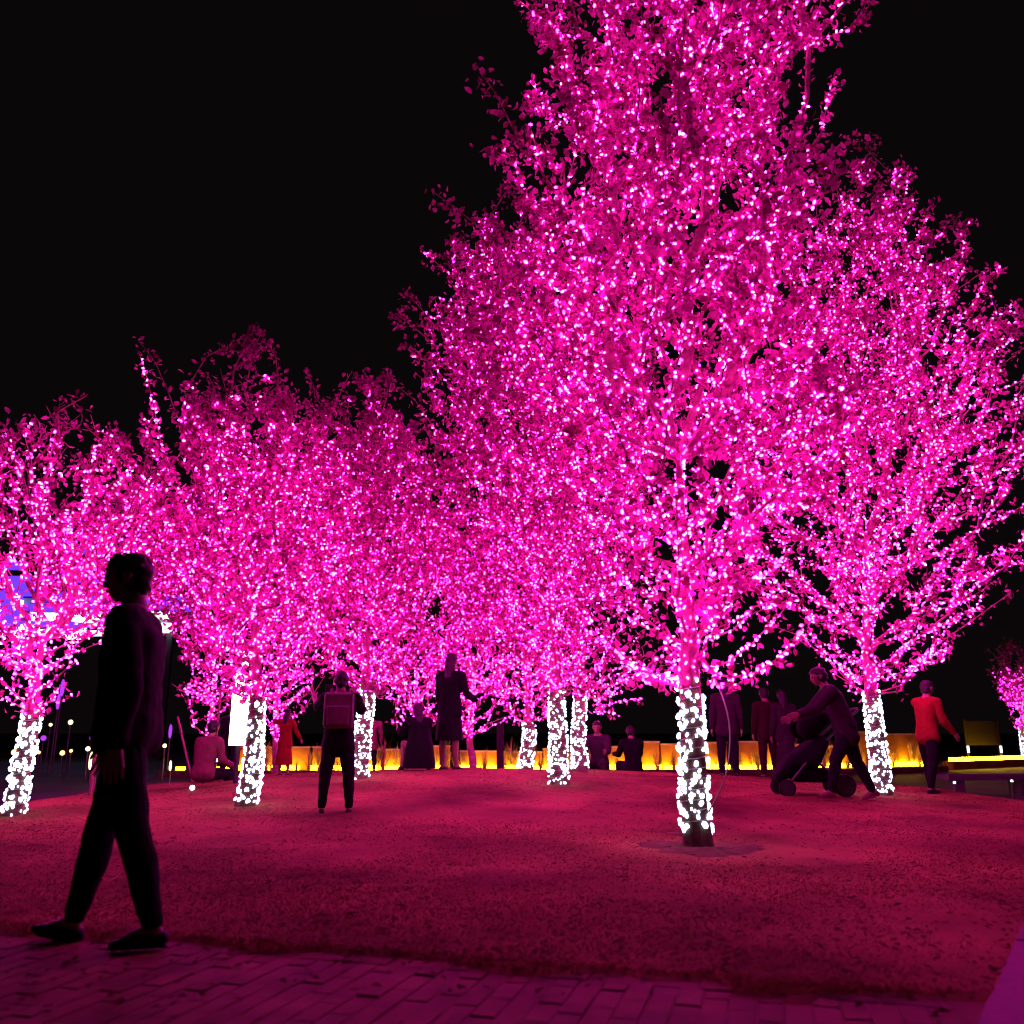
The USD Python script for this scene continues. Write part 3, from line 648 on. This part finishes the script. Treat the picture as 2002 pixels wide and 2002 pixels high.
sb = thing('stone_bench', 'long low stone bench on the dark plaza at the right edge', 'bench', at(1950, 15.2), math.radians(4))
obj('seat', MB().box((0.3, 0, 0.30), (2.6, 0.4, 0.09)).out(), M['plaza'], sb, smooth=False)
for x_ in (-0.8, 0.3, 1.4): obj('leg', MB().box((x_, 0, 0.128), (0.14, 0.34, 0.256)).out(), M['plaza'], sb, smooth=False)
bdp = at(1925, 27.5)
bd = thing('notice_board', 'dark notice board on two posts behind the planter at the right', 'notice board', bdp)
obj('panel', MB().box((0, 0, 1.0), (0.9, 0.05, 0.72)).out(), M['board'], bd, smooth=False)
for x_ in (-.5, .5):
    obj('post', MB().box((x_, 0, 0.7), (0.07, 0.07, 1.4)).out(), M['board'], bd, smooth=False)
    obj('post_lamp', MB().box((x_, -0.06, 0.52), (0.05, 0.04, 0.2)).out(), M['coollamp'], bd, smooth=False)
wp = at(978, 20.5)
tag(obj('wooden_post', MB().box((wp[0], wp[1], wp[2] + 0.55), (0.16, 0.12, 1.1)).out(), M['board'], smooth=False), 'square brown wooden post before the glowing wall', 'post')
# ------------------------------------------------------------------ people
def hull(*sp, seg=14):
    return Manifold.batch_hull([Manifold.sphere(r, seg).translate(tuple(map(float, p))) for p, r in sp])
def union(parts): return Manifold.batch_boolean(parts, manifold3d.OpType.Add)
def smoothed(man, step, it=8):
    m = man.refine_to_length(step).to_mesh()
    t = trimesh.Trimesh(np.array(m.vert_properties[:, :3]), np.array(m.tri_verts), process=True)
    trimesh.smoothing.filter_taubin(t, iterations=it); return t
def rotm(yaw=0, pitch=0, roll=0):
    cy, sy, cp, sp_ = math.cos(yaw), math.sin(yaw), math.cos(pitch), math.sin(pitch)
    Rz = np.array([[cy, -sy, 0], [sy, cy, 0], [0, 0, 1]]); Ry = np.array([[cp, 0, sp_], [0, 1, 0], [-sp_, 0, cp]])
    return Rz @ Ry
rad_ = math.radians
def person(label, loc, face, H, lean=0, hip=(0, 0), knee=(0, 0), abd=(3, 3), sh=(0, 0), shabd=(9, 9), el=(12, 12), inward=(0, 0), head=(0, 0), foot=(0, 0),
           top='black', top_hem=0.40, bottom='navy', shorts=False, skirt=None, hair='short', shoes='rubber', sleeves=True, fine=0.02, width=1.0, lift=0.0, group=None, drop=None, slim=1.0):
    """face: heading of the person's front, radians. Pairs are (left, right), in degrees. Lengths follow H."""
    t = thing('person', label, 'person', loc, face, group)
    sgn = (1, -1)
    T = rotm(0, rad_(lean))
    pel = np.zeros(3); chest = T @ np.array([0, 0, .20 * H]); neck = T @ np.array([0, 0, .302 * H])
    Rh = rotm(rad_(head[1]), rad_(lean * .5 + head[0])); hc = neck + T @ np.array([.012 * H, 0, .035 * H]) + Rh @ np.array([.012 * H, 0, .062 * H])
    J = {}
    for i, s in enumerate(sgn):
        hj = pel + np.array([0, s * .052 * H, -.015 * H])
        a, b = rad_(hip[i]), rad_(abd[i]); kdir = np.array([math.sin(a), s * math.sin(b), -math.cos(a) * math.cos(b)]); kn = hj + kdir * .245 * H
        a2 = a - rad_(knee[i]); kd2 = np.array([math.sin(a2), s * math.sin(b) * .5, -math.cos(a2)]); an = kn + kd2 / np.linalg.norm(kd2) * .235 * H
        sj = T @ np.array([0, s * .108 * H * width, .272 * H])
        a, b = rad_(sh[i]), rad_(shabd[i]); ud = np.array([math.sin(a), s * math.sin(b), -math.cos(a) * math.cos(b)]); ud /= np.linalg.norm(ud); ej = sj + ud * .172 * H
        a3 = a + rad_(el[i]); fd = np.array([math.sin(a3), s * (math.sin(b) * .6 - math.sin(rad_(inward[i]))), -math.cos(a3) * math.cos(b)]); fd /= np.linalg.norm(fd); wj = ej + fd * .145 * H
        fp = rad_(foot[i]); fdir = np.array([math.cos(fp), s * .12, math.sin(fp)])
        J[s] = dict(h=hj, k=kn, a=an, s=sj, e=ej, w=wj, fd=fd, f=fdir)
    low = min(min((J[s]['a'] - [0, 0, .038 * H])[2], (J[s]['a'] + J[s]['f'] * .11 * H - [0, 0, .03 * H])[2]) for s in sgn) if drop is None else -drop
    up = np.array([0, 0, -low + lift])
    P = lambda q: q + up
    h = H
    parts = [hull((P(pel), .060 * h), (P(pel + [0, .03 * h, 0]), .058 * h), (P(pel - [0, .03 * h, 0]), .058 * h), (P(T @ np.array([.005, 0, .10 * h])), .06 * h)),
             hull((P(T @ np.array([0, 0, .10 * h])), .060 * h), (P(chest + [0, .045 * h, .02 * h]), .058 * h), (P(chest - [0, .045 * h, -.02 * h]), .058 * h)),
             hull((P(chest + [0, .045 * h, .02 * h]), .05 * h), (P(chest - [0, .045 * h, -.02 * h]), .05 * h), (P(J[1]['s']), .032 * h), (P(J[-1]['s']), .032 * h), (P(neck), .034 * h)),
             hull((P(neck), .034 * h), (P(hc - Rh @ np.array([.01, 0, .02]) * h), .031 * h))]
    for s in sgn:
        j = J[s]
        parts += [hull((P(j['h']), .048 * h), (P(j['h'] * .5 + j['k'] * .5), .041 * h), (P(j['k']), .031 * h)), hull((P(j['k']), .030 * h), (P(j['k'] * .65 + j['a'] * .35 - [.008 * h, 0, 0]), .030 * h), (P(j['a']), .019 * h)),
                  hull((P(j['a']), .02 * h), (P(j['a'] - [.016 * h, 0, .022 * h]), .013 * h), (P(j['a'] + j['f'] * .08 * h - [0, 0, .028 * h]), .008 * h)),
                  hull((P(j['s']), .031 * h), (P(j['e']), .023 * h)), hull((P(j['e']), .023 * h), (P(j['e'] * .6 + j['w'] * .4), .021 * h), (P(j['w']), .015 * h))]
    hp = lambda x, y, z: P(hc + Rh @ (np.array([x, y, z]) * h))
    parts += [hull((hp(-.012, 0, .018), .047 * h), (hp(.012, 0, .016), .044 * h), (hp(.018, 0, -.028), .030 * h), (hp(.026, 0, -.045), .016 * h), seg=20)]
    body = smoothed(union(parts), fine * h, 6)
    bm = Manifold(MMesh(np.asarray(body.vertices, np.float32), np.asarray(body.faces, np.uint32)))
    ex = [hull((hp(.052, 0, .010), .006 * h), (hp(.0585, 0, -.012), .0070 * h), (hp(.055, .007, -.014), .006 * h), (hp(.055, -.007, -.014), .006 * h), seg=10)]
    for s in sgn:
        ex.append(hull((hp(-.004, s * .047, .008), .010 * h), (hp(-.002, s * .046, -.012), .007 * h), (hp(-.012, s * .051, .004), .008 * h), seg=10))
        j = J[s]; d = j['fd']; nrm = np.array([0, -s, 0.0]); nrm -= d * (nrm @ d); nrm /= np.linalg.norm(nrm); sp_ = np.cross(d, nrm) * s
        if sp_[0] < 0 and abs(d[2]) > .5: sp_ = -sp_
        w = P(j['w']); o = lambda a, b, c: w + (d * a + sp_ * b + nrm * c) * h
        ex.append(hull((o(.0, 0, 0), .013 * h), (o(.05, .017, 0), .009 * h), (o(.05, -.017, 0), .009 * h), (o(.02, .014, 0), .009 * h)))
        for q, ln in zip((.018, .006, -.006, -.018), (.040, .045, .042, .032)):
            p0, p1, p2 = o(.048, q, 0), o(.048 + ln * .5, q * 1.1, .004), o(.048 + ln * .92, q * 1.1, .015)
            ex += [hull((p0, .0052 * h), (p1, .0050 * h), seg=8), hull((p1, .0050 * h), (p2, .0042 * h), seg=8)]
        ex += [hull((o(.012, .015, 0), .0075 * h), (o(.032, .031, .006), .006 * h), seg=8), hull((o(.032, .031, .006), .006 * h), (o(.054, .034, .013), .005 * h), seg=8)]
    body = union([bm, *ex])
    obj('body', body, M['skin'], t, smooth=60)
    for s in sgn:
        e = trimesh.creation.icosphere(1, .0062 * h); e.apply_translation(hp(.050, s * .019, .006)); obj('eye', e, M['eye'], t)
    obj('mouth', hull((hp(.0505, .010, -.030), .0035 * h), (hp(.053, 0, -.029), .0042 * h), (hp(.0505, -.010, -.030), .0035 * h), seg=8), M['lip'], t)
    # hair
    cap = hull((hp(-.014, 0, .022), .053 * h), (hp(.010, 0, .026), .048 * h), (hp(-.022, 0, -.010), .045 * h), seg=20)
    if hair == 'long': cap = union([cap, hull((hp(-.026, 0, -.01), .05 * h), (P(neck - T @ np.array([.025, 0, .05]) * h), .042 * h))])
    if hair == 'bun': cap = union([cap, hull((hp(-.05, 0, .055), .024 * h), (hp(-.05, 0, .05), .022 * h))])
    blk = Manifold.cube((.12 * h, .16 * h, .12 * h), True)
    Mx = np.eye(4)[:3]; Mx[:, :3] = Rh; Mx[:, 3] = hp(.083, 0, -.030)
    hm = smoothed(cap - blk.transform(Mx), fine * .6 * h, 4)
    hm.vertices += (meshkit.noise(hm.vertices * 38, 3)[:, None] - .5) * .014 * h * trimesh.Trimesh(hm.vertices, hm.faces, process=False).vertex_normals
    obj('hair', hm, M['hair'], t, smooth=60)
    # clothes
    c = .011 * h
    jk = [hull((P(T @ np.array([0, .02 * h, .05 * h])), .064 * h + c), (P(T @ np.array([0, -.02 * h, .05 * h])), .064 * h + c), (P(chest + [0, .045 * h, .02 * h]), .058 * h + c), (P(chest - [0, .045 * h, -.02 * h]), .058 * h + c)),
          hull((P(chest + [0, .045 * h, .02 * h]), .05 * h + c), (P(chest - [0, .045 * h, -.02 * h]), .05 * h + c), (P(J[1]['s']), .034 * h + c), (P(J[-1]['s']), .034 * h + c), (P(neck - T @ np.array([0, 0, .012 * h])), .034 * h + c * .6))]
    hemz = (.53 - top_hem) * h            # how far below the hip line the top reaches
    hips = [(P(T @ np.array([0, s * .03 * h, .06 * h])), .062 * h + c) for s in sgn] + [(P(np.array([0, s * .047 * h, -max(hemz - .06 * h, 0)])), .064 * h + c) for s in sgn]
    jk.append(hull(*hips))
    for s in sgn:
        j = J[s]
        jk.append(hull((P(j['s']), .034 * h + c), (P(j['e']), .027 * h + c)))
        if sleeves: jk.append(hull((P(j['e']), .027 * h + c), (P(j['e'] * .1 + j['w'] * .9), .020 * h + c * .8)))
    jm = smoothed(union(jk), fine * h, 6)
    jm.vertices += (meshkit.fbm(jm.vertices * 11 / h * 1.7, 3, 9)[:, None] - .5) * .016 * h * jm.vertex_normals
    obj('jacket' if sleeves else 'shirt', jm, M[top], t, smooth=60)
    if skirt:
        z0, r0, z1, r1 = skirt[:4]
        zz = lambda f: f * h
        prof = np.array([(r0 * h, zz(z0)), (r0 * h * .5 + r1 * h * .55, zz((z0 + z1) / 2)), (r1 * h, zz(z1)), (r1 * h - .012, zz(z1) + .002), (r0 * h * .8, zz(z0) - .01)])
        sk = trimesh.creation.revolve(prof[::-1], sections=24)
        an = np.arctan2(sk.vertices[:, 1], sk.vertices[:, 0]); lowf = np.clip((z0 * h - sk.vertices[:, 2]) / ((z0 - z1) * h), 0, 1)
        sk.vertices[:, :2] *= (1 + .07 * np.sin(an * 7) * lowf)[:, None]
        sk.vertices[:, :2] += (P(pel))[:2]
        obj('skirt', sk, M[skirt[4]], t, smooth=60)
    elif bottom:
        tr_ = [hull((P(pel + [0, .03 * h, .02 * h]), .060 * h + c * slim * .6), (P(pel - [0, .03 * h, -.02 * h]), .060 * h + c * slim * .6))]
        for s in sgn:
            j = J[s]
            tr_.append(hull((P(j['h']), .050 * h + c * slim), (P(j['h'] * .5 + j['k'] * .5), .042 * h + c * slim), (P(j['k']), .035 * h + c * slim)))
            if not shorts: tr_.append(hull((P(j['k']), .033 * h + c * slim), (P(j['k'] * .65 + j['a'] * .35 - [.008 * h, 0, 0]), .032 * h + c * slim * .6), (P(j['k'] * .08 + j['a'] * .92), .023 * h + c * slim * .5)))
        tm = smoothed(union(tr_), fine * h, 6)
        tm.vertices += (meshkit.fbm(tm.vertices * 14 / h * 1.7, 3, 4)[:, None] - .5) * .010 * h * tm.vertex_normals
        obj('shorts' if shorts else 'trousers', tm, M[bottom], t, smooth=60)
    for s in sgn:
        j = J[s]; f = j['f']; side = np.array([-f[1], f[0], 0]); u3 = np.cross(f, side)
        q = lambda a, b, c_: P(j['a'] + (f * a + side * b + u3 * c_) * h)
        sz_ = .88
        q = lambda a, b, c_: P(j['a'] + (f * a * sz_ + side * b * sz_ + u3 * (c_ * sz_ - .037 * (1 - sz_))) * h)
        shoe = union([hull((q(-.024, 0, -.020), .018 * h), (q(.0, 0, -.014), .0205 * h), (q(.04, 0, -.019), .017 * h), (q(.078, .008, -.027), .012 * h), (q(.078, -.008, -.027), .012 * h), (q(.103, 0, -.031), .008 * h)),
                      hull((q(-.034, .012, -.037), .005 * h), (q(-.034, -.012, -.037), .005 * h), (q(.08, .021, -.037), .005 * h), (q(.08, -.021, -.037), .005 * h), (q(.108, 0, -.036), .005 * h))])
        obj('shoe', shoe, M[shoes], t, smooth=50)
    return t, J, up, P, hc

W = math.pi
mp = spot(206, 1846)
person('man in black jacket and dark slim trousers striding left across the paving', mp, math.radians(186), 1.71, lean=2, hip=(-13, 14), knee=(5, 3), abd=(1, 1), sh=(-11, 6), shabd=(4, 3), el=(14, 12),
       head=(4, 8), foot=(0, 12), top='black', top_hem=.455, bottom='navy', fine=.011, width=.95, shoes='rubber', slim=.7)
by = spot(655, 1591)
_, JB, upB, PB, hB = person('child with raised arms taking a picture, backpack on, dark trousers', by, math.radians(97), 1.40, lean=-2, abd=(7, 7), sh=(68, 62), shabd=(24, 14), el=(72, 80), inward=(-5, 28), head=(-4, 0), top='black', bottom='navy', sleeves=False, fine=.018)
def to_world(p, loc, face):
    c, s = math.cos(face), math.sin(face); return np.array([loc[0] + c * p[0] - s * p[1], loc[1] + s * p[0] + c * p[1], loc[2] + p[2]])
fb = math.radians(97)
bk = thing('backpack', 'dusky pink backpack with pale piping on the back of the child taking a picture', 'backpack', to_world(upB + np.array([-.155, 0, .08]), by, fb), fb)
def rbox(sx, sy, sz, r): return Manifold.batch_hull([Manifold.sphere(r, 12).translate((x * (sx / 2 - r), y * (sy / 2 - r), z * (sz / 2 - r))) for x in (-1, 1) for y in (-1, 1) for z in (-1, 1)])
obj('bag', rbox(.14, .30, .36, .04).translate((0, 0, .18)), M['packfab'], bk)
obj('front_pocket', rbox(.06, .23, .18, .025).translate((-.075, 0, .12)), M['packfab'], bk)
for zq in (.215, .335): obj('piping', rbox(.012, .25, .012, .005).translate((-.072 if zq > .3 else -.098, 0, zq)), M['pale'], bk)
for yq in (-.135, .135): obj('piping', rbox(.012, .012, .30, .005).translate((-.066, yq, .18)), M['pale'], bk)
for yq in (-.09, .09): obj('strap', MB().tube([(.07, yq, .34), (.12, yq, .40), (.20, yq, .38), (.235, yq, .25), (.18, yq * 1.2, .08), (.07, yq * 1.2, .03)], .014, 6).out(), M['packfab'], bk)
hd = thing('hood', 'pale round hood hanging at the nape of the child taking a picture', 'hood', to_world(PB(np.array([-.085, 0, .255 * 1.4])), by, fb), fb)
hm_ = trimesh.creation.icosphere(2, .075); hm_.apply_scale((.55, .9, 1.2)); obj('fabric', hm_, M['mauve'], hd)
ph = PB((JB[1]['w'] + JB[-1]['w']) / 2 + JB[1]['fd'] * .10)
tag(obj('phone', rbox(.012, .15, .075, .005).transform(np.hstack([rotm(fb), to_world(ph, by, fb)[:, None]])), M['rubber']), 'dark phone held up by the child with the backpack', 'phone')

sp_ = spot(395, 1532)
person('person in a pink shirt sitting on the grass edge with back to the camera', sp_, math.radians(70), 1.55, lean=12, hip=(95, 88), knee=(95, 100), abd=(12, 12), sh=(8, 10), el=(60, 60), top='pinkcloth', top_hem=.46, bottom='navy', fine=.022, drop=.10 * 1.55)
p = at(556, 14.3)
person('small child in a red dress with one arm raised', p, math.radians(75), 1.02, sh=(40, 20), shabd=(95, 15), el=(10, 20), top='redcloth', skirt=(.56, .075, .16, .13, 'redcloth'), hair='long', fine=.025)
p = at(724, 13.7)
person('small child in a bright pink puffy jacket beside the round headed tree', p, math.radians(100), .88, top='pinkcloth', top_hem=.34, bottom='navy', width=1.25, fine=.028, hair='bun')
p = at(820, 13.2)
person('figure in a long dark dress crouching on the crest', p, math.radians(110), 1.45, lean=16, hip=(105, 100), knee=(125, 125), abd=(14, 14), sh=(45, 45), el=(60, 60), top='black', skirt=(.42, .10, .03, .165, 'black'), hair='long', fine=.022)
p = at(878, 13.8)
person('tall person in a dark knee length coat with bare shins on the crest', p, math.radians(60), 1.76, sh=(10, 20), el=(20, 50), top='black', skirt=(.55, .085, .25, .12, 'black'), fine=.018, top_hem=.42, hair='long')
p = at(1424, 15.2)
person('person in dark mauve coat and dark trousers just right of the tallest tree', p, math.radians(80), 1.62, top='mauve', top_hem=.40, bottom='navy', hair='long', fine=.02)
p = at(1503, 16.6)
person('person in dark maroon top and trousers, left one of a standing couple', p, math.radians(95), 1.62, top='maroon', bottom='maroon', fine=.022)
p = at(1538, 16.4)
person('person in a long pale mauve dress, right one of a standing couple', p, math.radians(100), 1.60, top='mauve', skirt=(.56, .08, .13, .12, 'mauve'), hair='long', fine=.022)
p = at(1172, 15.6)
person('person in mauve sitting behind the crest near the central trees', p, math.radians(250), 1.5, lean=10, hip=(95, 88), knee=(100, 100), abd=(12, 12), sh=(35, 35), el=(55, 55), top='mauve', bottom='mauve', fine=.025, drop=.10 * 1.5)
p = at(1238, 16.2)
person('dark clad person sitting behind the crest', p, math.radians(100), 1.5, lean=10, hip=(95, 88), knee=(100, 100), abd=(12, 12), sh=(35, 35), el=(55, 55), top='black', bottom='navy', fine=.025, drop=.10 * 1.5)
pb = spot(1668, 1566)
person('person in a dusky pink shirt leaning forward to push the pushchair', pb, math.radians(176), 1.56, lean=24, hip=(28, -16), knee=(14, 10), sh=(46, 40), el=(26, 30), foot=(0, -18), top='mauve', bottom='navy', hair='short', fine=.018, shoes='pinkcloth')
p = spot(1826, 1551)
person('person in a red jacket and dark trousers walking before the planter at the right', p, math.radians(20), 1.50, hip=(8, -8), knee=(4, 8), sh=(30, 10), el=(55, 30), lean=6, top='redcloth', top_hem=.43, bottom='black', fine=.018, width=1.1)
p = at(447, 15.2)
person('person in dark blue standing in the shade behind the lit banner', p, math.radians(80), 1.25, top='navy', bottom='navy', fine=.025)

# pushchair
sc_ = spot(1592, 1556)
pc = thing('pushchair', 'black hooded pushchair on the lawn left of the leaning person', 'pushchair', sc_, math.radians(176))
hood = smoothed(hull(((0.05, .17, .78), .14), ((.05, -.17, .78), .14), ((-.12, .17, .90), .10), ((-.12, -.17, .90), .10)) - Manifold.cube((.6, .32, .30), True).translate((.3, 0, .70)), .03, 3)
obj('hood', hood, M['black'], pc, smooth=50)
obj('seat', smoothed(hull(((-.10, .16, .62), .08), ((-.10, -.16, .62), .08), ((.02, .16, .40), .09), ((.02, -.16, .40), .09), ((.26, .15, .40), .06), ((.26, -.15, .40), .06)), .03, 3), M['navy'], pc, smooth=50)
obj('basket', rbox(.50, .34, .16, .04).translate((0, 0, .24)), M['black'], pc)
obj('footmuff', smoothed(hull(((.22, .13, .42), .08), ((.22, -.13, .42), .08), ((.40, .12, .22), .07), ((.40, -.12, .22), .07)), .03, 2), M['black'], pc)
for s in (1, -1):
    obj('frame_tube', MB().tube([(-.55, s * .2, 1.0), (-.40, s * .2, .88), (.0, s * .22, .52), (.34, s * .22, .14)], .014, 8).out(), M['metal'], pc)
    obj('frame_tube', MB().tube([(.08, s * .22, .46), (-.15, s * .22, .28), (-.30, s * .22, .13)], .014, 8).out(), M['metal'], pc)
    for x_, r_ in ((.36, .10), (-.30, .13)):
        w_ = obj('wheel', trimesh.creation.cylinder(r_ * .78, .03, sections=20, transform=trimesh.transformations.translation_matrix((x_, s * .24, r_)) @ trimesh.transformations.rotation_matrix(math.pi / 2, [1, 0, 0])), M['metal'], pc)
        ty = trimesh.creation.torus(r_ * .86, r_ * .14, 20, 8); ty.apply_transform(trimesh.transformations.translation_matrix((x_, s * .24, r_)) @ trimesh.transformations.rotation_matrix(math.pi / 2, [1, 0, 0])); obj('tyre', ty, M['rubber'], w_)
obj('handle', MB().tube([(-.55, -.2, 1.0), (-.57, 0, 1.01), (-.55, .2, 1.0)], .017, 8).out(), M['rubber'], pc)
